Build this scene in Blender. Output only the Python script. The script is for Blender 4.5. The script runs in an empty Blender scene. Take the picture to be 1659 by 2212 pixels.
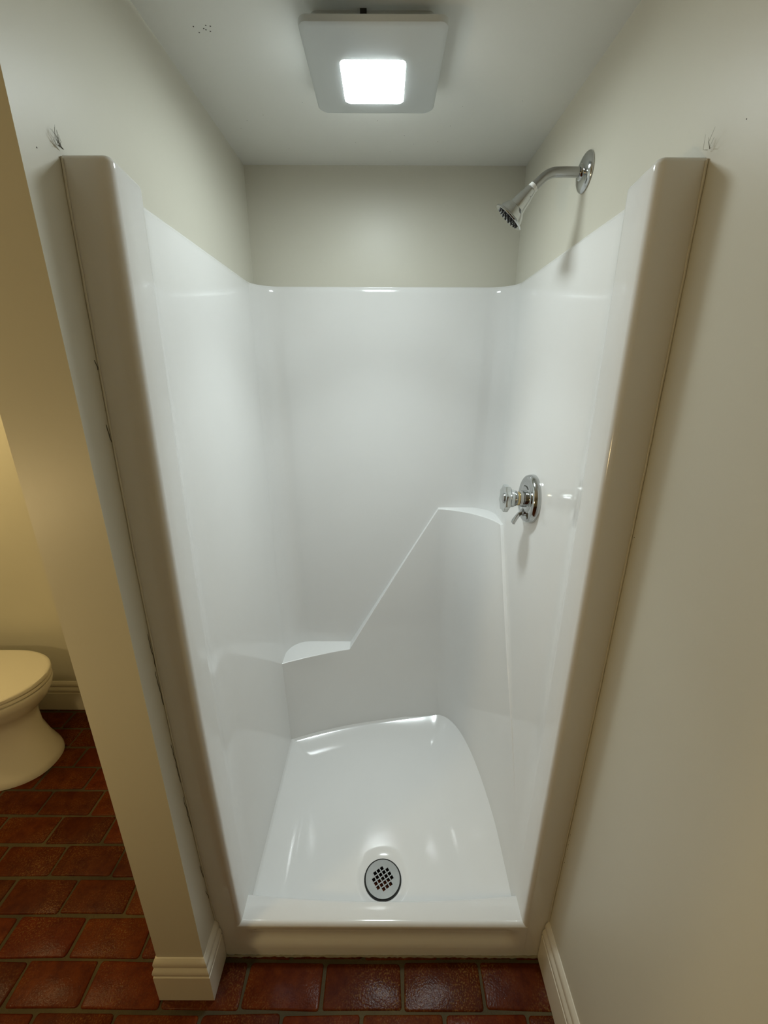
import bpy, bmesh, math, random
from math import sin, cos, pi, sqrt, exp
from mathutils import Vector, Matrix

random.seed(7)
scene = bpy.context.scene
col = scene.collection

# ------------------------------------------------------------------ camera
F_PX, PITCH, YAW, ROLL = 898.68, 0.3285, 0.0003, 0.0036
CAM = Vector((0.0015, -0.7176, 1.5865))
cd = bpy.data.cameras.new('camera')
cam = bpy.data.objects.new('camera', cd)
col.objects.link(cam)
cd.sensor_fit = 'HORIZONTAL'
cd.sensor_width = 36.0
cd.lens = F_PX / 1659.0 * 36.0
cd.clip_start = 0.01
fw = Vector((-sin(YAW) * cos(PITCH), cos(YAW) * cos(PITCH), -sin(PITCH)))
rt = Vector((cos(YAW), sin(YAW), 0))
up = rt.cross(fw)
rt2 = rt * cos(ROLL) + up * sin(ROLL)
up2 = -rt * sin(ROLL) + up * cos(ROLL)
m = Matrix.Identity(4)
for i in range(3):
    m[i][0] = rt2[i]; m[i][1] = up2[i]; m[i][2] = -fw[i]; m[i][3] = CAM[i]
cam.matrix_world = m
scene.camera = cam

# ------------------------------------------------------------------ world, lights, exposure
world = bpy.data.worlds.new('world')
scene.world = world
world.use_nodes = True
wb = world.node_tree.nodes['Background']
wb.inputs[0].default_value = (0.9, 0.85, 0.75, 1)
wb.inputs[1].default_value = 0.0
LENS_STRENGTH = 22.5                       # the lit square of the ceiling fan light
LENS_COLOR = (0.895, 1.0, 1.01, 1)
scene.view_settings.view_transform = 'Standard'
scene.view_settings.look = 'None'
scene.view_settings.gamma = 1.0
scene.view_settings.use_curve_mapping = False
scene.view_settings.exposure = 1.35


def lamp(name, loc, energy, color, radius):
    ld = bpy.data.lights.new(name, 'POINT')
    ld.energy = energy
    ld.color = color
    ld.shadow_soft_size = radius
    lo = bpy.data.objects.new(name, ld)
    lo.location = loc
    col.objects.link(lo)
    return lo


lamp('vanity_lamp', (-1.95, 0.28, 1.70), 5.0, (1.0, 0.745, 0.34), 0.07)
lamp('front_fill', (-1.20, -0.72, 1.18), 3.9, (1.0, 0.735, 0.35), 0.07)  # unseen warm fill, added to brighten the partition end face

# extra area light at the fan lens, added to brighten the lower stall
beam = bpy.data.lights.new('fan_light_fill', 'AREA')
beam.shape = 'RECTANGLE'; beam.size = 0.12; beam.size_y = 0.13
beam.spread = math.radians(82)
beam.energy = 0.66
beam.color = LENS_COLOR[:3]
beam_o = bpy.data.objects.new('fan_light_fill', beam)
beam_o.location = (-0.024, 0.409, 2.156)
col.objects.link(beam_o)

# ------------------------------------------------------------------ dimensions
HW = 0.457          # half width between the alcove walls
ZC = 2.213          # ceiling
YB = 0.916          # back wall
ZT = 1.876          # stall top
ZS = 0.141          # threshold top
YE = -0.078         # partition end face
WP = 0.1203         # partition thickness
XL, YF = -2.25, -3.6
ZB = 0.163          # baseboard height


# ------------------------------------------------------------------ materials
def new_mat(name):
    mt = bpy.data.materials.new(name)
    mt.use_nodes = True
    return mt, mt.node_tree, mt.node_tree.nodes['Principled BSDF']


def add_bump(nt, bs, scale, strength, dist=0.002, detail=4.0):
    tc = nt.nodes.new('ShaderNodeTexCoord')
    nz = nt.nodes.new('ShaderNodeTexNoise')
    nz.inputs['Scale'].default_value = scale
    nz.inputs['Detail'].default_value = detail
    bp = nt.nodes.new('ShaderNodeBump')
    bp.inputs['Strength'].default_value = strength
    bp.inputs['Distance'].default_value = dist
    nt.links.new(tc.outputs['Object'], nz.inputs['Vector'])
    nt.links.new(nz.outputs['Fac'], bp.inputs['Height'])
    nt.links.new(bp.outputs['Normal'], bs.inputs['Normal'])
    return tc, nz, bp


def simple(name, color, rough, metal=0.0, bump=None, coat=0.0, vary=0.0, ior=1.5):
    mt, nt, bs = new_mat(name)
    bs.inputs['Base Color'].default_value = (*color, 1)
    bs.inputs['Roughness'].default_value = rough
    bs.inputs['Metallic'].default_value = metal
    bs.inputs['IOR'].default_value = ior
    bs.inputs['Coat Weight'].default_value = coat
    bs.inputs['Coat Roughness'].default_value = 0.05
    if bump:
        add_bump(nt, bs, *bump)
    if vary:
        tc = nt.nodes.new('ShaderNodeTexCoord')
        nz = nt.nodes.new('ShaderNodeTexNoise')
        nz.inputs['Scale'].default_value = 3.0
        nz.inputs['Detail'].default_value = 6.0
        rp = nt.nodes.new('ShaderNodeValToRGB')
        rp.color_ramp.elements[0].position = 0.3
        rp.color_ramp.elements[1].position = 0.7
        rp.color_ramp.elements[0].color = (*[c * (1 - vary) for c in color], 1)
        rp.color_ramp.elements[1].color = (*[min(1, c * (1 + vary)) for c in color], 1)
        nt.links.new(tc.outputs['Object'], nz.inputs['Vector'])
        nt.links.new(nz.outputs['Fac'], rp.inputs['Fac'])
        nt.links.new(rp.outputs['Color'], bs.inputs['Base Color'])
    return mt


M = {}
M['gel'] = simple('white_gelcoat', (0.86, 0.86, 0.85), 0.105, bump=(5.0, 0.035, 0.003, 1.0), vary=0.015)
M['wall'] = simple('cream_wall_paint', (0.66, 0.64, 0.55), 0.42, bump=(55.0, 0.10, 0.0015), vary=0.02)
M['ceil'] = simple('flat_ceiling_paint', (0.72, 0.72, 0.67), 0.75, bump=(70.0, 0.12, 0.0015), vary=0.02)
M['trim'] = simple('white_trim_paint', (0.76, 0.72, 0.62), 0.32, bump=(30.0, 0.05, 0.001), vary=0.015)
M['caulk'] = simple('caulk', (0.70, 0.68, 0.60), 0.45, bump=(90.0, 0.3, 0.001), vary=0.06)
M['dirty_caulk'] = simple('dirty_caulk', (0.30, 0.27, 0.19), 0.7, bump=(120.0, 0.6, 0.002), vary=0.4)
M['plastic'] = simple('white_plastic', (0.60, 0.63, 0.625), 0.45, bump=(120.0, 0.05, 0.0005), vary=0.01)
M['dark'] = simple('dark_gap', (0.02, 0.02, 0.018), 0.8, vary=0.2)
M['speck'] = simple('dark_speck', (0.05, 0.045, 0.035), 0.8, vary=0.2)
M['chrome'] = simple('chrome', (0.54, 0.55, 0.55), 0.10, metal=1.0, vary=0.03)
M['worn_chrome'] = simple('worn_chrome', (0.38, 0.38, 0.375), 0.24, metal=1.0, bump=(40.0, 0.06, 0.0006), vary=0.10)
M['brass'] = simple('brass_ring', (0.60, 0.46, 0.22), 0.18, metal=1.0, vary=0.05)
M['steel'] = simple('brushed_steel', (0.30, 0.30, 0.285), 0.42, metal=1.0, bump=(60.0, 0.08, 0.0005), vary=0.06)
M['tape'] = simple('white_thread_tape', (0.78, 0.78, 0.75), 0.6, vary=0.03)
M['rubber'] = simple('black_rubber', (0.02, 0.02, 0.02), 0.5, vary=0.1)
M['porcelain'] = simple('porcelain', (0.78, 0.75, 0.66), 0.12, vary=0.01)
M['seat'] = simple('toilet_seat_plastic', (0.78, 0.74, 0.63), 0.28, vary=0.01)
M['acrylic'] = simple('clear_acrylic', (0.62, 0.65, 0.65), 0.10, metal=0.75, vary=0.05)
M['grout'] = simple('grout', (0.062, 0.046, 0.017), 0.8, bump=(120.0, 0.6, 0.003), vary=0.6)
M['web'] = simple('cobweb', (0.22, 0.22, 0.19), 0.9, vary=0.1)

# lit lens
mt, nt, bs = new_mat('lit_lens')
bs.inputs['Base Color'].default_value = (0.9, 0.9, 0.9, 1)
bs.inputs['Emission Color'].default_value = LENS_COLOR
bs.inputs['Emission Strength'].default_value = LENS_STRENGTH
M['lens'] = mt

# glazed brick tile with worn scuffs; per-tile tint comes from a mesh attribute
mt, nt, bs = new_mat('terracotta_tile')
N, L = nt.nodes, nt.links
tc = N.new('ShaderNodeTexCoord')
at = N.new('ShaderNodeAttribute'); at.attribute_name = 'tile_tint'
n1 = N.new('ShaderNodeTexNoise'); n1.inputs['Scale'].default_value = 24.0; n1.inputs['Detail'].default_value = 10.0; n1.inputs['Roughness'].default_value = 0.78
n2 = N.new('ShaderNodeTexNoise'); n2.inputs['Scale'].default_value = 230.0; n2.inputs['Detail'].default_value = 6.0
n3 = N.new('ShaderNodeTexNoise'); n3.inputs['Scale'].default_value = 6.0; n3.inputs['Detail'].default_value = 3.0
for n in (n1, n2, n3):
    L.new(tc.outputs['Object'], n.inputs['Vector'])
rp = N.new('ShaderNodeValToRGB')
rp.color_ramp.elements[0].position = 0.32; rp.color_ramp.elements[0].color = (0.052, 0.0060, 0.0003, 1)
rp.color_ramp.elements[1].position = 0.72; rp.color_ramp.elements[1].color = (0.135, 0.026, 0.0014, 1)
L.new(n1.outputs['Fac'], rp.inputs['Fac'])
mul = N.new('ShaderNodeMix'); mul.data_type = 'RGBA'; mul.blend_type = 'MULTIPLY'; mul.inputs[0].default_value = 1.0
L.new(rp.outputs['Color'], mul.inputs[6]); L.new(at.outputs['Color'], mul.inputs[7])
# scuffs: fine noise inside coarse patches
r2 = N.new('ShaderNodeMapRange'); r2.inputs[1].default_value = 0.50; r2.inputs[2].default_value = 0.66
L.new(n2.outputs['Fac'], r2.inputs[0])
r3 = N.new('ShaderNodeMapRange'); r3.inputs[1].default_value = 0.42; r3.inputs[2].default_value = 0.66
L.new(n3.outputs['Fac'], r3.inputs[0])
mm = N.new('ShaderNodeMath'); mm.operation = 'MULTIPLY'
L.new(r2.outputs[0], mm.inputs[0]); L.new(r3.outputs[0], mm.inputs[1])
mm2 = N.new('ShaderNodeMath'); mm2.operation = 'MULTIPLY'; mm2.inputs[1].default_value = 0.85
L.new(mm.outputs[0], mm2.inputs[0])
mx = N.new('ShaderNodeMix'); mx.data_type = 'RGBA'
L.new(mm2.outputs[0], mx.inputs[0]); L.new(mul.outputs[2], mx.inputs[6]); mx.inputs[7].default_value = (0.19, 0.090, 0.022, 1)
L.new(mx.outputs[2], bs.inputs['Base Color'])
bs.inputs['Roughness'].default_value = 0.50
bs.inputs['Specular IOR Level'].default_value = 0.07
bs.inputs['Coat Weight'].default_value = 0.08
bs.inputs['Coat Roughness'].default_value = 0.12
b1 = N.new('ShaderNodeBump'); b1.inputs['Strength'].default_value = 0.10; b1.inputs['Distance'].default_value = 0.003
b2 = N.new('ShaderNodeBump'); b2.inputs['Strength'].default_value = 0.32; b2.inputs['Distance'].default_value = 0.0012
nb = N.new('ShaderNodeTexNoise'); nb.inputs['Scale'].default_value = 130.0; nb.inputs['Detail'].default_value = 4.0
L.new(tc.outputs['Object'], nb.inputs['Vector'])
L.new(nb.outputs['Fac'], b1.inputs['Height']); L.new(n2.outputs['Fac'], b2.inputs['Height'])
L.new(b1.outputs['Normal'], b2.inputs['Normal']); L.new(b2.outputs['Normal'], bs.inputs['Normal'])
L.new(b2.outputs['Normal'], bs.inputs['Coat Normal'])
M['tile'] = mt


# ------------------------------------------------------------------ helpers
def finish(name, bm, mats, parent=None, smooth=35, loc=None):
    bmesh.ops.recalc_face_normals(bm, faces=bm.faces[:])
    me = bpy.data.meshes.new(name)
    bm.to_mesh(me)
    bm.free()
    if not isinstance(mats, (list, tuple)):
        mats = [mats]
    for k in mats:
        me.materials.append(M[k])
    if smooth:
        me.shade_smooth()
        me.set_sharp_from_angle(angle=math.radians(smooth))
    o = bpy.data.objects.new(name, me)
    col.objects.link(o)
    if parent:
        o.parent = parent
        o.matrix_parent_inverse = Matrix.Translation(-Vector(parent.location))
    return o


def thing(name, label, cat, loc):
    o = bpy.data.objects.new(name, None)
    o.empty_display_size = 0.05
    o.location = loc
    col.objects.link(o)
    o['label'] = label
    o['category'] = cat
    return o


def struct(o):
    o['kind'] = 'structure'
    return o


def add_box(bm, x0, x1, y0, y1, z0, z1, mat=0):
    vs = [bm.verts.new((x, y, z)) for x in (x0, x1) for y in (y0, y1) for z in (z0, z1)]
    fs = [(0, 1, 3, 2), (4, 6, 7, 5), (0, 4, 5, 1), (2, 3, 7, 6), (0, 2, 6, 4), (1, 5, 7, 3)]
    out = []
    for f in fs:
        fc = bm.faces.new([vs[i] for i in f]); fc.material_index = mat; out.append(fc)
    return out


def add_grid(bm, rows, closed=False, mat=0):
    """rows: list of equal-length lists of points"""
    g = [[bm.verts.new(p) for p in r] for r in rows]
    n = len(g[0])
    for i in range(len(g) - 1):
        for j in range(n if closed else n - 1):
            k = (j + 1) % n
            try:
                f = bm.faces.new((g[i][j], g[i][k], g[i + 1][k], g[i + 1][j])); f.material_index = mat
            except ValueError:
                pass
    return g


def frame_from(axis):
    a = Vector(axis).normalized()
    h = Vector((0, 0, 1)) if abs(a.z) < 0.9 else Vector((1, 0, 0))
    u = h.cross(a).normalized()
    return a, u, a.cross(u).normalized()


def add_lathe(bm, origin, axis, prof, seg=48, cap0=True, cap1=True, mat=0):
    """prof: list of (distance along axis, radius)"""
    o = Vector(origin); a, u, v = frame_from(axis)
    rows = [[o + a * d + (u * cos(2 * pi * k / seg) + v * sin(2 * pi * k / seg)) * r for k in range(seg)] for d, r in prof]
    g = add_grid(bm, rows, closed=True, mat=mat)
    if cap0: bm.faces.new(g[0]).material_index = mat
    if cap1: bm.faces.new(g[-1]).material_index = mat
    return g


def add_tube(bm, pts, rad, seg=12, caps=True, mat=0):
    pts = [Vector(p) for p in pts]
    rads = rad if isinstance(rad, (list, tuple)) else [rad] * len(pts)
    rows = []
    prev_u = None
    for i, p in enumerate(pts):
        t = (pts[min(i + 1, len(pts) - 1)] - pts[max(i - 1, 0)]).normalized()
        if prev_u is None:
            _, u, v = frame_from(t)
        else:
            u = (prev_u - t * prev_u.dot(t)).normalized(); v = t.cross(u)
        prev_u = u
        rows.append([p + (u * cos(2 * pi * k / seg) + v * sin(2 * pi * k / seg)) * rads[i] for k in range(seg)])
    g = add_grid(bm, rows, closed=True, mat=mat)
    if caps:
        bm.faces.new(g[0]).material_index = mat; bm.faces.new(g[-1]).material_index = mat
    return g


def bevel_obj(o, width, seg=3, angle=35):
    b = o.modifiers.new('bevel', 'BEVEL')
    b.width = width; b.segments = seg; b.limit_method = 'ANGLE'; b.angle_limit = math.radians(angle)
    b.harden_normals = False
    return o


def lerp(a, b, t):
    return a + (b - a) * t


def sstep(t):
    t = max(0.0, min(1.0, t))
    return t * t * (3 - 2 * t)


# ------------------------------------------------------------------ room shell
def wall_box(name, x0, x1, y0, y1, z0=0.0, z1=ZC, mat='wall', extra=None):
    bm = bmesh.new()
    add_box(bm, x0, x1, y0, y1, z0, z1)
    mats = [mat]
    if extra:
        extra(bm); mats.append('speck')
    return struct(finish(name, bm, mats, smooth=0))


def ribbon(bm, pts, w, axis_n, mat=1):
    """thin raised crack line on a wall: pts are 3-D, axis_n is the wall normal"""
    n = Vector(axis_n)
    rows = []
    for i, p in enumerate(pts):
        p = Vector(p)
        t = (Vector(pts[min(i + 1, len(pts) - 1)]) - Vector(pts[max(i - 1, 0)])).normalized()
        s = n.cross(t).normalized()
        ww = w * (0.35 + 0.65 * sin(pi * (i + 0.5) / len(pts))) * random.uniform(0.7, 1.3)
        rows.append([p + s * ww, p + n * 0.0006, p - s * ww])
    add_grid(bm, rows, mat=mat)


def spot(bm, c, r, n, mat=1):
    add_lathe(bm, Vector(c) - Vector(n) * 0.0002, n, [(0, r), (0.0006, r * 0.7)], seg=8, mat=mat)


def bow(x, y, z):
    """the front flanges lean slightly outwards half way up"""
    a = (0.024 if x < 0 else 0.009) * max(0.0, sin(pi * (z - 0.14) / (ZT - 0.14)))
    return -a * (1 - sstep((y - 0.05) / 0.22))


def partition_marks(bm):
    rnd = random.Random(3)
    x = -HW
    for z0, z1 in ((1.02, 1.10), (0.925, 1.012), (0.70, 0.82), (0.55, 0.66), (0.36, 0.41), (0.27, 0.31), (1.47, 1.50), (1.585, 1.60)):
        n = max(4, int((z1 - z0) / 0.009))
        pts = []
        for i in range(n + 1):
            z = lerp(z1, z0, i / n)
            pts.append((x + 0.0005, bow(-1, 0, z) - 0.006 - 0.003 * rnd.random() + 0.004 * (i / n), z))
        ribbon(bm, pts, 0.0007, (1, 0, 0))
    for y, z in ((-0.046, 1.862),):
        spot(bm, (x, y, z), 0.0011, (1, 0, 0))


def right_marks(bm):
    spot(bm, (HW, -0.13, 1.89), 0.0017, (-1, 0, 0))
    spot(bm, (HW, -0.06, 1.888), 0.0009, (-1, 0, 0))
    rnd = random.Random(5)
    for z in (0.52, 0.50, 0.485, 0.47, 0.44, 0.42, 0.62, 1.30):
        spot(bm, (HW, bow(1, 0, z) - 0.006 - rnd.random() * 0.003, z), 0.0011, (-1, 0, 0))


def ceiling_marks(bm):
    for x, y in ((-0.365, 0.359), (-0.345, 0.341), (-0.352, 0.349), (-0.370, 0.344), (-0.337, 0.343), (-0.349, 0.352), (-0.342, 0.356)):
        spot(bm, (x, y, ZC), 0.0016, (0, 0, -1))
    rnd = random.Random(9)
    for _ in range(14):
        spot(bm, (rnd.uniform(-0.40, 0.42), rnd.uniform(0.55, 0.85), ZC), 0.0008, (0, 0, -1))


wall_box('wall_right', HW, HW + 0.12, YF, YB, extra=right_marks)
wall_box('wall_back', XL - 0.12, HW + 0.12, YB, YB + 0.12)
wall_box('wall_left', XL - 0.12, XL, YF, YB)
wall_box('wall_front', XL - 0.12, HW + 0.12, YF - 0.12, YF)
wall_box('wall_partition', -HW - WP, -HW, YE, YB, extra=partition_marks)
bm = bmesh.new()
add_box(bm, XL - 0.12, HW + 0.12, YF - 0.12, YB + 0.12, ZC, ZC + 0.12)
ceiling_marks(bm)
struct(finish('ceiling', bm, ['ceil', 'speck'], smooth=0))

# floor: running-bond brick pavers laid in grout
bm = bmesh.new()
tint = bm.loops.layers.float_color.new('tile_tint')
for f in add_box(bm, XL - 0.12, HW + 0.12, YF - 0.12, YB + 0.12, -0.06, -0.0035, mat=1):
    for lp in f.loops: lp[tint] = (1, 1, 1, 1)
rnd = random.Random(21)
rowA = [-0.997 - 0.2 * k for k in range(7, 0, -1)] + [-0.997, -0.797, -0.585, -0.373, -0.161, 0.057, 0.272, 0.487, 0.69]
rowB = [-1.106 - 0.2 * k for k in range(7, 0, -1)] + [-1.106, -0.900, -0.690, -0.470, -0.260, -0.053, 0.162, 0.378, 0.59]
rowA = [-2.6] + [x for x in rowA if x > -2.42]
rowB = [-2.6] + [x for x in rowB if x > -2.42]
G = 0.0036
r0 = -36
for r in range(r0, 10):
    y0, y1 = -0.0105 + 0.1005 * r, -0.0105 + 0.1005 * (r + 1)
    js = rowA if r % 2 else rowB
    for a, b in zip(js[:-1], js[1:]):
        x0, x1 = max(a, XL - 0.1), min(b, HW + 0.1)
        if x1 - x0 < 0.03: continue
        jit = lambda s=0.0026: rnd.uniform(-s, s)
        base = [(x0 + G + jit(), y0 + G + jit()), (x1 - G + jit(), y0 + G + jit()), (x1 - G + jit(), y1 - G + jit()), (x0 + G + jit(), y1 - G + jit())]
        # softened outline: cut corners
        out = []
        for i in range(4):
            p = Vector(base[i]); pa = Vector(base[i - 1]); pb = Vector(base[(i + 1) % 4])
            c = rnd.uniform(0.004, 0.009)
            out.append(p + (pa - p).normalized() * c); out.append(p + (p - p) + ((pa - p).normalized() + (pb - p).normalized()) * c * 0.30); out.append(p + (pb - p).normalized() * c)
        cx = sum(p.x for p in out) / len(out); cy = sum(p.y for p in out) / len(out)
        dz = rnd.uniform(-0.0012, 0.0)
        def ring(k, z):
            return [bm.verts.new((cx + (p.x - cx) * (1 - k / (x1 - x0) * 2), cy + (p.y - cy) * (1 - k / (y1 - y0) * 2), z)) for p in out]
        rs = [ring(0, -0.006), ring(0.0006, -0.0022 + dz), ring(0.0020, -0.0006 + dz), ring(0.0042, dz)]
        t = rnd.uniform(0.72, 1.22)
        tcx = (t * rnd.uniform(0.93, 1.07), t * rnd.uniform(0.88, 1.15), t * rnd.uniform(0.85, 1.2), 1)
        fl = []
        for i in range(3):
            for j in range(len(out)):
                k = (j + 1) % len(out)
                fl.append(bm.faces.new((rs[i][j], rs[i][k], rs[i + 1][k], rs[i + 1][j])))
        fl.append(bm.faces.new(rs[3]))
        for f in fl:
            f.material_index = 0
            for lp in f.loops: lp[tint] = tcx
struct(finish('floor', bm, ['tile', 'grout'], smooth=40))

# baseboards: moulded profile swept along a path (offset from wall, z)
BASE = [(0.0, 0.001), (0.0130, 0.001), (0.0130, 0.100), (0.0108, 0.1025), (0.0108, 0.1050), (0.0128, 0.1085), (0.0132, 0.116), (0.0115, 0.124), (0.0080, 0.130),
        (0.0072, 0.133), (0.0086, 0.1360), (0.0088, 0.146), (0.0072, 0.153), (0.0040, 0.158), (0.0022, 0.1615), (0.0, ZB)]


def baseboard(name, path, side):
    """path: list of (x,y) along the wall face, side: +1 moulding lies to the left of travel"""
    bm = bmesh.new()
    pts = [Vector(p) for p in path]
    rows = []
    for i, p in enumerate(pts):
        dirs = []
        if i > 0: dirs.append((p - pts[i - 1]).normalized())
        if i < len(pts) - 1: dirs.append((pts[i + 1] - p).normalized())
        ns = [Vector((-d.y, d.x)) * side for d in dirs]
        n = ns[0] if len(ns) == 1 else (ns[0] + ns[1]) / (1 + ns[0].dot(ns[1]))
        rows.append([(p.x + n.x * o, p.y + n.y * o, z) for o, z in BASE])
    g = add_grid(bm, rows)
    bm.faces.new(g[0]); bm.faces.new(g[-1])
    return struct(finish(name, bm, 'trim', smooth=28))


baseboard('baseboard_right', [(HW, YF), (HW, -0.002)], 1)
baseboard('baseboard_partition', [(-HW - WP, YB - 0.013), (-HW - WP, YE), (-HW, YE), (-HW, -0.002)], -1)
baseboard('baseboard_back', [(-HW - WP - 0.013, YB), (XL, YB)], 1)
baseboard('baseboard_left', [(XL, YB - 0.013), (XL, YF)], 1)

# ------------------------------------------------------------------ shower stall (one-piece moulded unit)
stall = thing('shower_stall', 'white glossy moulded shower stall with rounded front jambs filling the alcove', 'shower stall', (0, 0.45, 0))


def xs(z):                       # inner half width of the side walls
    return 0.390 + (z - 0.05) * 0.0325


def yb(z):                       # inner face of the back wall
    return 0.848 + (z - 1.07) * 0.079


RC = 0.092                       # back corner radius


def half_profile(z):
    tz = (z - 0.14) / (ZT - 0.14)
    xi = 0.3885
    pts = [(HW, 0.0), (0.43, 0.0), (0.41, 0.0)]
    r = 0.0130
    for k in range(7):
        a = pi / 2 * k / 6
        pts.append((xi + r - r * sin(a), r - r * cos(a)))
    yc = 0.070 + 0.032 * max(0, tz)
    xc = xi + 0.002 + 0.010 * max(0, tz)
    x1 = xs(z)
    ye = yc + 0.12
    pts.append((lerp(xi, xc, 0.5), lerp(r, yc, 0.5)))
    pts.append((lerp(xi, xc, 0.92), lerp(r, yc, 0.94)))
    pts.append((xc, yc))
    for k in range(1, 7):
        t = k / 6
        e = 1 - (1 - t) ** 2.2
        pts.append((lerp(xc, x1, e), lerp(yc + 0.004, ye, t)))
    yB = yb(z)
    for t in (0.2, 0.4, 0.6, 0.8):
        pts.append((x1, lerp(ye, yB - RC, t)))
    for k in range(13):
        a = pi / 2 * k / 12
        pts.append((x1 - RC + RC * cos(a), yB - RC + RC * sin(a)))
    for t in (0.25, 0.5, 0.75):
        pts.append((lerp(x1 - RC, 0, t), yB))
    return pts


def rim_drop(y):
    return -0.014 * max(0.0, min(1.0, (y - 0.25) / 0.6))


def surround_row(z, off=0.0):
    h = half_profile(z)
    ptsL = [(-x, y) for x, y in h]
    ptsR = [(x, y) for x, y in reversed(h)]
    full = ptsL + [(0.0, yb(z))] + ptsR
    out = []
    n = len(full)
    for i, (x, y) in enumerate(full):
        a = Vector(full[max(0, i - 1)]); b = Vector(full[min(n - 1, i + 1)])
        t = (b - a).normalized()
        nx, ny = -t.y, t.x           # travel left front -> back -> right front: outside is to the left
        o_ = min(off, 0.0055) if y > 0.16 else off       # the rim is thin where it meets the alcove walls
        X, Y = x + nx * o_, y + ny * o_
        X = max(-HW + 0.0006, min(HW - 0.0006, X)); Y = min(YB - 0.001, Y)
        zz = z + rim_drop(y) * sstep((z - 1.5) / 0.3)
        out.append((X, Y + bow(x, y, z), zz))
    return out


bm = bmesh.new()
rows = []
for i in range(46):
    rows.append(surround_row(lerp(0.0, ZT - 0.020, i / 45)))
RT = 0.0115
for k in range(1, 8):
    a = pi / 2 * k / 7
    rows.append(surround_row(ZT - RT + RT * sin(a), RT * (1 - cos(a))))
last = rows[-1]
cap = []
for (x, y, z) in last:
    if y > yb(ZT) - RC * 0.3: cap.append((max(-HW, min(HW, x * 1.05)), YB - 0.001, z))
    else: cap.append((math.copysign(HW, x), y, z))
add_grid(bm, rows)
add_grid(bm, [last, cap])          # flat top ledge, edges of its own
bmesh.ops.dissolve_degenerate(bm, dist=1e-6, edges=bm.edges[:])
finish('wall_surround', bm, 'gel', stall, smooth=50)

# moulded lower panel with the two soap shelves and the slanting ledge
Z1, Z2, XD0, XD1 = 0.475, 1.070, -0.141, 0.215


def panel_yc(z): return 0.775 + (z - 0.09) * 0.0625


def panel_left_y(x, z):
    xl = -xs(z)
    yl = 0.652 + 0.02 * (z - 0.09)
    u = max(-0.05, min(1.0, (x - xl) / (XD1 - xl)))
    return yl + (panel_yc(z) - yl) * (1 - (1 - u) ** 2)


def top_of(x):
    if x <= XD0: return Z1
    return lerp(Z1, Z2, min(1, (x - XD0) / (XD1 - XD0)))


bm = bmesh.new()
cols = []                       # each column: list of points bottom -> top
NR = 36
xsL = [-0.425, -0.405] + [lerp(-0.395, XD0, k / 12) for k in range(13)] + [lerp(XD0, XD1, k / 16) for k in range(1, 17)]
Zb = 0.045
for x in xsL:
    zt_ = top_of(x)
    c = []
    for j in range(NR + 1):
        z = lerp(Zb, zt_, j / NR)
        c.append(Vector((x, panel_left_y(x, z), z)))
    cols.append(c)
back = [Vector((x, yb(top_of(x)) + 0.012, top_of(x) + 0.004)) for x in xsL]


def ridge_y(z): return 0.662 - (1.07 - z) * 0.667


NC = 22
for k in range(1, NC + 1):
    th = pi / 2 * k / NC
    c = []
    for j in range(NR + 1):
        z = lerp(Zb, Z2, j / NR)
        n = lerp(2.7, 1.62, sstep((z - 0.09) / 0.98))
        p = 2 / n
        x1 = xs(z) - 0.010 * sstep((z - 0.30) / 0.6)
        yr = max(0.04, ridge_y(z)); yc = panel_yc(z)
        c.append(Vector((XD1 + (x1 - XD1) * (sin(th) ** p if th < pi / 2 else 1), yr + (yc - yr) * (max(0, cos(th)) ** p if k < NC else 0), z)))
    cols.append(c)
    e = c[-1]
    u = k / NC
    back.append(Vector((e.x + 0.035 * u ** 2, max(e.y, yb(Z2) + 0.012 - 0.20 * u ** 6), Z2 + 0.004)))
# side of the ridge down to the right wall
side = []
for j in range(NR + 1):
    z = lerp(Zb, Z2, j / NR)
    side.append(Vector((xs(z) + 0.012, max(0.035, ridge_y(z)) - 0.004, z)))
cols.append(side)
back.append(Vector((xs(Z2) + 0.030, ridge_y(Z2) + 0.002, Z2 + 0.004)))
g = add_grid(bm, cols)
bv = [bm.verts.new(p) for p in back]
for i in range(len(bv) - 1):
    bm.faces.new((g[i][-1], g[i + 1][-1], bv[i + 1], bv[i]))
bmesh.ops.remove_doubles(bm, verts=bm.verts[:], dist=0.00005)
o = finish('shelf_panel', bm, 'gel', stall, smooth=30)
bevel_obj(o, 0.0045, 4, 30)

# pan
boundary = [(-0.392, 0.03), (-0.391, 0.30), (-0.3905, 0.652)]
bpts = [Vector(p) for p in boundary]
for k in range(25):
    x = lerp(-0.3905, XD1, k / 24)
    bpts.append(Vector((x, panel_left_y(x, 0.10))))
for k in range(1, 25):
    th = pi / 2 * k / 24
    p = 2 / 2.7
    bpts.append(Vector((XD1 + (0.391 - XD1) * sin(th) ** p, 0.05 + (panel_yc(0.1) - 0.05) * max(0, cos(th)) ** p)))


def seg_dist(p):
    best = (9, 0)
    for i in range(len(bpts) - 1):
        a, b = bpts[i], bpts[i + 1]
        ab = b - a
        t = max(0, min(1, (p - a).dot(ab) / max(ab.length_squared, 1e-12)))
        q = a + ab * t
        d = (p - q).length
        s = ab.x * (p.y - a.y) - ab.y * (p.x - a.x)     # >0 left of travel = outside
        if d < best[0] - 1e-9:
            best = (d, 1 if s > 0 else -1)
    return best[0] * (-1 if best[1] > 0 else 1)


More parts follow.
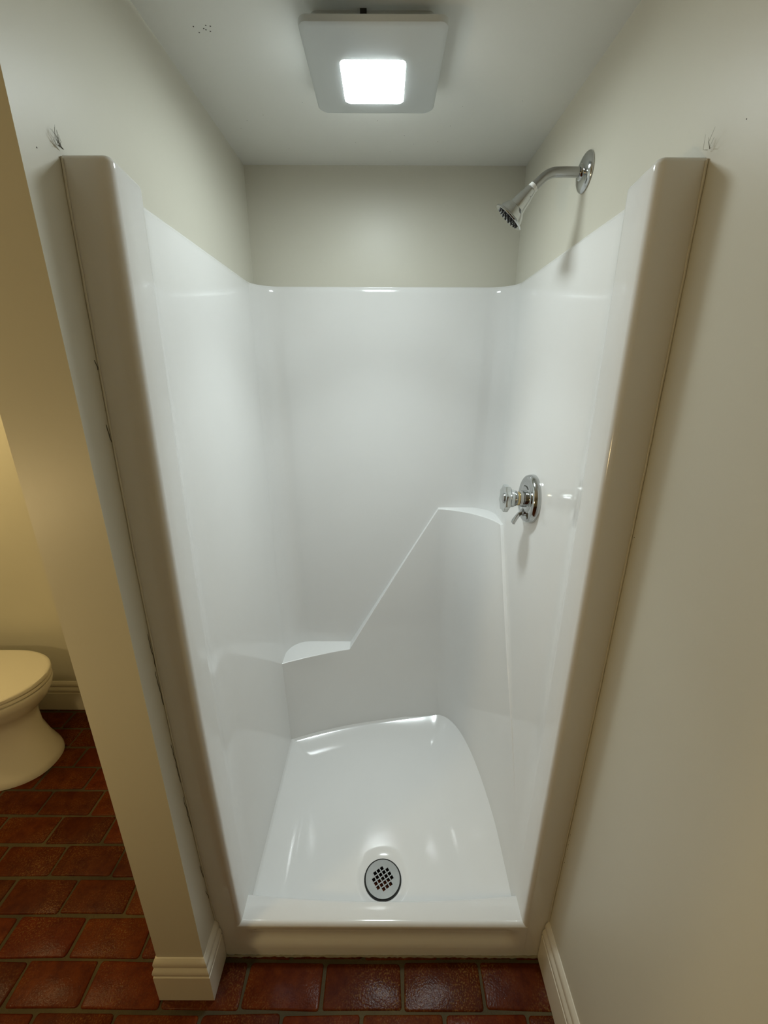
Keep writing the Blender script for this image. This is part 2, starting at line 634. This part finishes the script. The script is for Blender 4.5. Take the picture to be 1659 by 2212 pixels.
DR = Vector((0.0015, 0.163)); DRAIN_Z = 0.046
def pan_z(p):
    d = max(seg_dist(p), 0.0)
    ws = sstep((p.x + 0.05) / 0.40) * sstep((p.y - 0.08) / 0.25)
    w = lerp(0.105, 0.170, ws); h = lerp(0.030, 0.056, ws)
    z = 0.052 + h * max(0, 1 - d / w) ** 1.7
    z += lerp(0.005, 0.0, sstep((p.x - 0.02) / 0.2)) * max(0, 1 - d / 0.008) ** 2
    rd = (p - DR).length
    z += 0.008 * min(1, rd / 0.6) - 0.004
    z -= 0.005 * (1 - sstep((rd - 0.064) / 0.018))
    return z


# outline walked once round: left wall, back panel, right wall, front under the threshold
loop = []
for i in range(len(bpts) - 1):
    a, b = bpts[i], bpts[i + 1]
    n = max(1, int((b - a).length / 0.010))
    for k in range(n): loop.append(a.lerp(b, k / n))
loop.append(bpts[-1])
for k in range(1, 60):
    loop.append(bpts[-1].lerp(bpts[0], k / 60) * 1.0)
loop = [Vector((p.x, max(p.y, 0.048))) for p in loop]
bm = bmesh.new()
fr = [-0.03, -0.012, 0.0, 0.004, 0.008, 0.012, 0.017, 0.023, 0.03, 0.04] + [0.055 + 0.89 * (k / 46) for k in range(46)] + [0.955, 0.97, 0.985, 1.0]
rows = []
for f in fr:
    r_ = []
    for p in loop:
        q = DR + (p - DR).normalized() * 0.047
        c = p.lerp(q, f)
        z = pan_z(p.lerp(q, max(f, 0)))
        r_.append((c.x, max(c.y, 0.046), z + max(0, -f) * 0.25))
    rows.append(r_)
add_grid(bm, rows, closed=True)
finish('shower_pan', bm, 'gel', stall, smooth=60)

# threshold (curb) with a recessed band on its front
bm = bmesh.new()
rows = []
NX = 72
for i in range(NX + 1):
    x = lerp(-0.402, 0.402, i / NX)
    ybk = 0.058 + 0.015 * (x / 0.38) ** 2
    e = sstep((0.385 - abs(x)) / 0.045)
    prof = [(ybk - 0.004, 0.03), (ybk - 0.001, 0.10), (ybk, ZS - 0.014)]
    for k in range(1, 6):
        a = pi / 2 * k / 5
        prof.append((ybk - 0.010 + 0.010 * cos(a), ZS - 0.012 + 0.010 * sin(a)))
    prof += [(0.035, ZS - 0.001), (0.012, ZS)]
    for k in range(1, 8):
        a = pi / 2 * k / 7
        prof.append((0.011 - 0.011 * sin(a), ZS - 0.011 + 0.011 * cos(a)))
    prof.append((0.000, ZS - 0.020))
    for zz, dd in ((0.116, 0.0015), (0.108, 0.006), (0.098, 0.0115), (0.086, 0.0145), (0.074, 0.0148), (0.065, 0.0125), (0.058, 0.0080), (0.051, 0.0035), (0.044, 0.001), (0.034, 0.0)):
        prof.append((dd * e, zz))
    prof.append((0.0, 0.0))
    rows.append([(x, y - 0.0006 if y < 0.0005 else y, z) for y, z in prof])
add_grid(bm, rows)
finish('threshold', bm, 'gel', stall, smooth=40)

# caulk beads: up both flanges and along the floor
for s in (-1, 1):
    bm = bmesh.new()
    pts = []; rads = []
    rnd = random.Random(40 + s)
    for i in range(70):
        z = lerp(ZB + 0.002, ZT - 0.006, i / 69)
        pts.append((s * (HW - 0.0016 + rnd.uniform(-0.0003, 0.0003)), bow(s, 0, z) - 0.0016 + rnd.uniform(-0.0004, 0.0004), z))
        rads.append(0.0018 * rnd.uniform(0.85, 1.15))
    add_tube(bm, pts, rads, seg=8)
    finish('caulk_bead', bm, 'caulk', stall, smooth=60)
bm = bmesh.new()
rnd = random.Random(44)
pts = []; rads = []
for i in range(110):
    x = lerp(-0.443, 0.443, i / 109)
    pts.append((x, -0.0022 + rnd.uniform(-0.0010, 0.0008), 0.0016 + rnd.uniform(-0.0008, 0.0012)))
    rads.append(0.0030 * rnd.uniform(0.6, 1.25))
add_tube(bm, pts, rads, seg=8)
o = finish('floor_caulk', bm, 'dirty_caulk', stall, smooth=60)
o['label'] = 'grimy uneven caulk line along the floor'

# ------------------------------------------------------------------ drain
drain = thing('shower_drain', 'round steel drain strainer with diamond grid holes in the shower floor', 'drain', (DR.x, DR.y, DRAIN_Z))
cu = bpy.data.curves.new('strainer_outline', 'CURVE')
cu.dimensions = '2D'; cu.fill_mode = 'BOTH'; cu.extrude = 0.0012
def poly(pts):
    sp = cu.splines.new('POLY'); sp.points.add(len(pts) - 1)
    for q, p in zip(sp.points, pts): q.co = (p[0], p[1], 0, 1)
    sp.use_cyclic_u = True
RD = 0.0545
poly([(RD * cos(2 * pi * k / 72), RD * sin(2 * pi * k / 72)) for k in range(72)])
ang = math.radians(33); pitch_, hs = 0.0128, 0.0049
for i in range(-4, 5):
    for j in range(-4, 5):
        cx, cy = i * pitch_, j * pitch_
        if cx * cx + cy * cy > 0.0345 ** 2: continue
        sq = [(cx - hs, cy - hs), (cx + hs, cy - hs), (cx + hs, cy + hs), (cx - hs, cy + hs)]
        poly([(x * cos(ang) - y * sin(ang), x * sin(ang) + y * cos(ang)) for x, y in reversed(sq)])
tmp = bpy.data.objects.new('strainer_outline', cu)
col.objects.link(tmp)
dg = bpy.context.evaluated_depsgraph_get()
me = bpy.data.meshes.new_from_object(tmp.evaluated_get(dg))
bpy.data.objects.remove(tmp); bpy.data.curves.remove(cu)
me.materials.clear(); me.materials.append(M['steel'])
bm = bmesh.new(); bm.from_mesh(me)
for v in bm.verts:
    rr = v.co.xy.length
    v.co.z += 0.0016
    v.co.x += DR.x; v.co.y += DR.y; v.co.z += DRAIN_Z
bpy.data.meshes.remove(me)
finish('strainer', bm, 'steel', drain, smooth=30)
bm = bmesh.new()
add_lathe(bm, (DR.x, DR.y, DRAIN_Z - 0.055), (0, 0, 1), [(0, 0.030), (0.002, 0.046), (0.050, 0.046), (0.0535, 0.0595), (0.0548, 0.0595), (0.0548, 0.0565), (0.050, 0.043), (0.004, 0.043), (0.004, 0.001)], cap0=True, cap1=True)
o = finish('drain_cup', bm, 'dark', drain, smooth=40)

# ------------------------------------------------------------------ shower head
sh = thing('showerhead', 'small chrome showerhead on a bent arm from the right alcove wall', 'showerhead', (HW, 0.425, 2.013))
AY = 0.425
AZ = 2.013
bm = bmesh.new()
add_lathe(bm, (HW, AY, AZ), (-1, 0, 0), [(0.0, 0.0385), (0.003, 0.0395), (0.006, 0.0375), (0.010, 0.031), (0.0125, 0.021), (0.0130, 0.0165), (0.0165, 0.0150), (0.0175, 0.0125)], seg=56, cap0=True, cap1=True)
finish('wall_flange', bm, 'chrome', sh, smooth=40)
bm = bmesh.new()
pts = [(HW - 0.004, AY, AZ), (0.41, AY, AZ + 0.0005), (0.395, AY, AZ)]
cx, cz, R_ = 0.392, AZ - 0.05, 0.05
for k in range(1, 11):
    a = math.radians(42) * k / 10
    pts.append((cx - R_ * sin(a), AY, cz + R_ * cos(a)))
d = Vector((-cos(math.radians(42)), 0, -sin(math.radians(42))))
e = Vector(pts[-1])
pts += [tuple(e + d * 0.012), tuple(e + d * 0.026)]
add_tube(bm, pts, 0.0103, seg=24)
finish('shower_arm', bm, 'worn_chrome', sh, smooth=50)
E0 = e + d * 0.022
bm = bmesh.new()
add_lathe(bm, E0, d, [(0, 0.0113), (0.0075, 0.0113)], seg=24)
o = finish('thread_tape', bm, 'tape', sh, smooth=50); o['label'] = 'white thread tape wrapped at the joint'
ax = Vector((-0.63, 0.20, -0.74)).normalized()
E1 = E0 + d * 0.007
bm = bmesh.new()
add_lathe(bm, E1, ax, [(0.0, 0.0118), (0.006, 0.0132), (0.007, 0.0138), (0.012, 0.0138), (0.013, 0.0145), (0.015, 0.0155), (0.036, 0.0190), (0.044, 0.0205), (0.048, 0.0250), (0.056, 0.0300), (0.064, 0.0325), (0.0665, 0.0375), (0.0685, 0.0392), (0.0705, 0.0385), (0.0710, 0.0360), (0.0700, 0.033)], seg=56)
hd = finish('head_bell', bm, 'chrome', sh, smooth=35)
a_, u_, v_ = frame_from(ax)
for ringr, cnt in ((0.0, 1), (0.010, 6), (0.019, 12), (0.0275, 18)):
    for k in range(cnt):
        an = 2 * pi * k / max(1, cnt)
        c = E1 + ax * 0.0690 + (u_ * cos(an) + v_ * sin(an)) * ringr
        bm = bmesh.new()
        add_lathe(bm, c, ax, [(0, 0.0022), (0.0035, 0.0019), (0.0042, 0.0010)], seg=8)
        nz_ = finish('nozzle', bm, 'rubber', sh, smooth=40)

# ------------------------------------------------------------------ mixing valve
VZ, VY = 1.236, 0.432
VX = xs(VZ)
va = thing('shower_valve', 'chrome shower mixing valve with clear knob on the right stall wall', 'shower valve', (VX, VY, VZ))
nrm = Vector((-1, 0, 0.0325)).normalized()
bm = bmesh.new()
add_lathe(bm, Vector((VX, VY, VZ)) - nrm * 0.002, nrm, [(0, 0.0705), (0.004, 0.0712), (0.013, 0.0700), (0.020, 0.0672), (0.0225, 0.0635), (0.0232, 0.060), (0.0222, 0.047), (0.0232, 0.0455), (0.0240, 0.0440), (0.0245, 0.030)], seg=64)
finish('escutcheon', bm, 'chrome', va, smooth=35)
bm = bmesh.new()
add_lathe(bm, Vector((VX, VY, VZ)) + nrm * 0.021, nrm, [(0, 0.0235), (0.004, 0.0240), (0.018, 0.0225), (0.0185, 0.0205)], seg=48)
finish('stem_sleeve', bm, 'chrome', va, smooth=35)
bm = bmesh.new()
add_lathe(bm, Vector((VX, VY, VZ)) + nrm * 0.038, nrm, [(0, 0.0200), (0.008, 0.0200)], seg=48)
o = finish('brass_collar', bm, 'brass', va, smooth=35); o['label'] = 'brass coloured ring behind the knob'
# knob: round hub growing out of a four-winged end plate
bm = bmesh.new()
a_, u_, v_ = frame_from(nrm)
K0 = Vector((VX, VY, VZ)) + nrm * 0.045
rows = []
for dd, hub, wing in ((0.0, 0.0195, 0.0), (0.003, 0.0225, 0.0), (0.012, 0.0260, 0.0), (0.021, 0.0268, 0.0), (0.0225, 0.0270, 0.55), (0.026, 0.0270, 0.97), (0.028, 0.0270, 1.0), (0.037, 0.0270, 1.0), (0.0395, 0.0265, 0.93), (0.0395, 0.020, 0.4), (0.036, 0.016, 0.1)):
    rr = []
    for k in range(96):
        an = 2 * pi * k / 96
        q = abs(math.fmod(an + pi / 8, pi / 4) - pi / 8)        # angle from the nearest flat of the octagon
        wr = 0.0375 / cos(q) - 0.0022 * cos(q * 4) ** 2
        r_ = lerp(hub, max(hub, wr), wing)
        rr.append(K0 + a_ * dd + (u_ * cos(an) + v_ * sin(an)) * r_)
    rows.append(rr)
g = add_grid(bm, rows, closed=True)
bm.faces.new(g[0]); bm.faces.new(g[-1])
finish('knob', bm, 'acrylic', va, smooth=32)
bm = bmesh.new()
add_lathe(bm, K0 + nrm * 0.034, nrm, [(0, 0.0150), (0.006, 0.0140), (0.0075, 0.010)], seg=32)
finish('knob_cap', bm, 'chrome', va, smooth=35)
# tiny worn marks stamped round the top of the plate
bm = bmesh.new()
for k, w_ in ((-3, 0.0016), (-2, 0.0022), (-1, 0.0014), (0, 0.0024), (1, 0.0016), (2, 0.0022)):
    an = math.radians(8 + 9 * k)
    cpos = Vector((VX, VY, VZ)) + nrm * 0.0223 + Vector((0, -sin(an), cos(an))) * 0.0375
    tv = Vector((0, cos(an), sin(an))); rv = Vector((0, -sin(an), cos(an)))
    q = [cpos + tv * w_ * a + rv * 0.0011 * b for a, b in ((-1, -1), (1, -1), (1, 1), (-1, 1))]
    lo = [bm.verts.new(p - nrm * 0.0004) for p in q]; hi = [bm.verts.new(p + nrm * 0.0005) for p in q]
    bm.faces.new(hi); bm.faces.new(lo)
    for i in range(4): bm.faces.new((lo[i], lo[(i + 1) % 4], hi[(i + 1) % 4], hi[i]))
finish('stamped_marks', bm, 'speck', va, smooth=0)
# small lever under the knob
bm = bmesh.new()
B0 = Vector((VX, VY, VZ)) + nrm * 0.022 + Vector((0, 0, -0.040))
path = [B0, B0 + Vector((-0.010, 0, -0.006)), B0 + Vector((-0.016, 0, -0.014)), B0 + Vector((-0.024, 0, -0.028)), B0 + Vector((-0.026, 0, -0.036))]
rows = []
for i, p in enumerate(path):
    w_ = (0.005, 0.005, 0.006, 0.0085, 0.0085)[i]; t_ = (0.005, 0.005, 0.0045, 0.004, 0.0035)[i]
    tt = (path[min(i + 1, 4)] - path[max(i - 1, 0)]).normalized()
    nn = Vector((0, 1, 0)).cross(tt).normalized()
    rows.append([p + Vector((0, w_, 0)) * sx + nn * t_ * sz for sx, sz in ((1, 1), (-1, 1), (-1, -1), (1, -1))])
g = add_grid(bm, rows, closed=True)
bm.faces.new(g[0]); bm.faces.new(g[-1])
o = finish('lever', bm, 'chrome', va, smooth=30)
bevel_obj(o, 0.0015, 2)
bm = bmesh.new()
add_lathe(bm, Vector((VX, VY, VZ)) + nrm * 0.020 + Vector((0, 0, -0.040)), nrm, [(0, 0.013), (0.004, 0.012), (0.007, 0.008)], seg=32)
finish('lever_boss', bm, 'worn_chrome', va, smooth=35)

# ------------------------------------------------------------------ ceiling fan light
fl = thing('ceiling_fan_light', 'square white ceiling fan with a lit square lens above the shower', 'ceiling light', (-0.02, 0.40, ZC))


def rrect(cx, cy, hx, hy, r, n=8):
    out = []
    for sx, sy, a0 in ((1, 1, 0), (-1, 1, 90), (-1, -1, 180), (1, -1, 270)):
        for k in range(n + 1):
            a = math.radians(a0 + 90 * k / n)
            out.append((cx + sx * (hx - r) + r * cos(a), cy + sy * (hy - r) + r * sin(a)))
    return out


PX, PY, PHX, PHY = -0.021, 0.397, 0.136, 0.139


def dome(x, y):
    return -0.0095 * (1 - ((x - PX) / PHX) ** 2) - 0.004 * (1 - ((y - PY) / PHY) ** 2)


# housing frame against the ceiling
bm = bmesh.new()
o1 = rrect(-0.0235, 0.418, 0.116, 0.113, 0.012)
add_grid(bm, [[(x, y, ZC) for x, y in o1], [(x, y, ZC - 0.009) for x, y in o1], [(-0.0235 + (x + 0.0235) * 0.97, 0.418 + (y - 0.418) * 0.97, ZC - 0.0105) for x, y in o1],
              [(-0.0235 + (x + 0.0235) * 0.86, 0.418 + (y - 0.418) * 0.86, ZC - 0.0105) for x, y in o1], [(-0.0235 + (x + 0.0235) * 0.85, 0.418 + (y - 0.418) * 0.85, ZC - 0.003) for x, y in o1]], closed=True)
finish('housing_frame', bm, 'plastic', fl, smooth=40)
bm = bmesh.new()
add_box(bm, -0.11, 0.07, 0.31, 0.49, ZC - 0.028, ZC - 0.002)
o = finish('fan_box', bm, 'dark', fl, smooth=0); o['label'] = 'dark fan opening behind the grille'
bm = bmesh.new()
add_box(bm, -0.046, -0.034, 0.2985, 0.3045, ZC - 0.008, ZC - 0.0005)
o = finish('clip', bm, 'dark', fl, smooth=0); o['label'] = 'small dark clip at the front edge'
# grille panel: rounded square, slightly domed, with a hole for the lens
LX, LY, LHX, LHY = -0.024, 0.409, 0.0655, 0.0715
def sq_ring(f, z, extra=0.0):
    """blend from lens hole (f=0) to panel edge (f=1)"""
    a = rrect(LX, LY, LHX, LHY, 0.012); b = rrect(PX, PY, PHX, PHY, 0.020)
    return [(lerp(p[0], q[0], f), lerp(p[1], q[1], f)) for p, q in zip(a, b)]
PZ = ZC - 0.041
rows = []
for f in (0.0,):
    rows.append([(x, y, PZ + dome(x, y) + 0.012) for x, y in sq_ring(f, 0)])
for f in (0.0, 0.02, 0.15, 0.3, 0.45, 0.6, 0.75, 0.88, 0.96):
    rows.append([(x, y, PZ + dome(x, y)) for x, y in sq_ring(f, 0)])
rows.append([(x, y, PZ + dome(x, y) + 0.0012) for x, y in sq_ring(0.99, 0)])
rows.append([(x, y, PZ + dome(x, y) + 0.004) for x, y in sq_ring(1.0, 0)])
rows.append([(x, y, PZ + dome(x, y) + 0.010) for x, y in sq_ring(1.0, 0)])
rows.append([(x, y, PZ + dome(x, y) + 0.0115) for x, y in sq_ring(0.985, 0)])
rows.append([(x, y, PZ + dome(x, y) + 0.0115) for x, y in sq_ring(0.0, 0)])
add_grid(bm := bmesh.new(), rows, closed=True)
finish('grille_panel', bm, 'plastic', fl, smooth=40)
bm = bmesh.new()
rows = []
for f, dz in ((1.0, 0.006), (1.0, 0.0005), (0.96, -0.0012), (0.7, -0.0015), (0.35, -0.0015), (0.02, -0.0015)):
    rows.append([(LX + (x - LX) * f * 0.985, LY + (y - LY) * f * 0.985, PZ + dome(LX + (x - LX) * f, LY + (y - LY) * f) + dz) for x, y in rrect(LX, LY, LHX, LHY, 0.012)])
g = add_grid(bm, rows, closed=True)
bm.faces.new(g[-1])
o = finish('lens', bm, 'lens', fl, smooth=40); o['label'] = 'glowing square lens'

# ------------------------------------------------------------------ toilet (faces +x, tank on the left wall)
to = thing('toilet', 'white toilet with closed lid on the red tile floor beyond the partition', 'toilet', (-1.75, 0.645, 0))
TY = 0.645


def egg(xf, xb, w, z, L_=0.25, n=56, pw=2.2, yo=0.0):
    """outline with rounded front at xf, squarer back at xb"""
    out = []
    xm = xf - L_
    for k in range(n):
        a = -pi / 2 + pi * k / (n - 1)
        c, s = cos(a), sin(a)
        out.append((xm + L_ * abs(c) ** (2 / pw), TY + yo + w * math.copysign(abs(s) ** (2 / pw), s), z))
    m_ = 20
    for k in range(1, m_):
        a = pi / 2 + pi * k / m_
        c, s = cos(a), sin(a)
        Lb = xm - xb
        out.append((xm - Lb * abs(c) ** (2 / 4.0), TY + yo + w * math.copysign(abs(s) ** (2 / 4.0), s), z))
    return out


bm = bmesh.new()
secs = [(0.0, -1.393, -1.98, 0.150, 2.3, -0.022), (0.012, -1.392, -1.98, 0.150, 2.3, -0.022), (0.03, -1.398, -1.98, 0.146, 2.3, -0.02), (0.08, -1.422, -1.97, 0.134, 2.2, -0.015), (0.15, -1.446, -1.96, 0.125, 2.1, -0.01), (0.21, -1.456, -1.95, 0.122, 2.1, 0),
        (0.245, -1.450, -1.95, 0.128, 2.1, 0), (0.27, -1.430, -1.96, 0.146, 2.1, 0), (0.30, -1.402, -1.97, 0.164, 2.1, 0), (0.335, -1.383, -1.98, 0.176, 2.1, 0), (0.360, -1.376, -1.98, 0.180, 2.1, 0), (0.368, -1.378, -1.98, 0.179, 2.1, 0), (0.370, -1.392, -1.97, 0.168, 2.1, 0)]
rows = [egg(xf, xb_, w, z, L_=0.24, pw=p, yo=yo) for z, xf, xb_, w, p, yo in secs]
g = add_grid(bm, rows, closed=True)
bm.faces.new(g[0]); bm.faces.new(g[-1])
finish('bowl', bm, 'porcelain', to, smooth=50)
for nm, z0, z1, xf, w, mt_ in (('seat', 0.3725, 0.3885, -1.377, 0.180, 'seat'), ('lid', 0.392, 0.412, -1.374, 0.183, 'seat')):
    bm = bmesh.new()
    rows = [egg(xf - 0.004, -1.86, w - 0.004, z0, 0.24, pw=2.05), egg(xf, -1.865, w, z0 + 0.003, 0.24, pw=2.05), egg(xf, -1.865, w, z1 - 0.006, 0.24, pw=2.05), egg(xf - 0.003, -1.863, w - 0.003, z1 - 0.002, 0.24, pw=2.05), egg(xf - 0.012, -1.855, w - 0.012, z1, 0.23, pw=2.05)]
    g = add_grid(bm, rows, closed=True)
    bm.faces.new(g[0]); bm.faces.new(g[-1])
    finish(nm, bm, mt_, to, smooth=40)
bm = bmesh.new()
add_box(bm, -2.225, -2.005, TY - 0.20, TY + 0.20, 0.365, 0.72)
o = finish('tank', bm, 'porcelain', to, smooth=40); bevel_obj(o, 0.02, 4)
bm = bmesh.new()
add_box(bm, -2.235, -1.992, TY - 0.215, TY + 0.215, 0.721, 0.755)
o = finish('tank_lid', bm, 'porcelain', to, smooth=40); bevel_obj(o, 0.010, 3)
bm = bmesh.new()
add_tube(bm, [(-2.006, TY - 0.15, 0.66), (-1.985, TY - 0.15, 0.66), (-1.983, TY - 0.12, 0.656), (-1.983, TY - 0.08, 0.65)], [0.008, 0.007, 0.006, 0.005], seg=12)
finish('flush_lever', bm, 'chrome', to, smooth=50)

# ------------------------------------------------------------------ cobwebs where the flange tops meet the walls
def cobweb(name, label, base, spread, seed, n):
    rnd = random.Random(seed)
    bm = bmesh.new()
    b = Vector(base)
    for k in range(n):
        e = b + Vector((spread[0] * rnd.random(), -abs(spread[1]) * rnd.uniform(-0.25, 1.0), spread[2] * rnd.uniform(0.15, 1.0)))
        mid = b.lerp(e, 0.5) + Vector((spread[0] * 0.3 * rnd.random(), rnd.uniform(-0.006, 0.006), rnd.uniform(-0.006, 0.004)))
        s = b + Vector((spread[0] * 0.2 * rnd.random(), rnd.uniform(-0.006, 0.006), 0.002))
        add_tube(bm, [s, s.lerp(mid, 0.6), mid, e], [0.00035, 0.00025, 0.0002, 0.00012], seg=5)
    o = finish(name, bm, 'web', smooth=0)
    o['label'] = label; o['category'] = 'cobweb'
    return o


cobweb('cobweb', 'wispy grey cobweb above the left front jamb of the stall', (-HW + 0.003, -0.002, ZT + 0.002), (0.007, 0.016, 0.030), 12, 11)
cobweb('cobweb', 'faint cobweb strands above the right front jamb of the stall', (HW - 0.003, -0.004, ZT + 0.002), (-0.008, 0.015, 0.026), 15, 4)
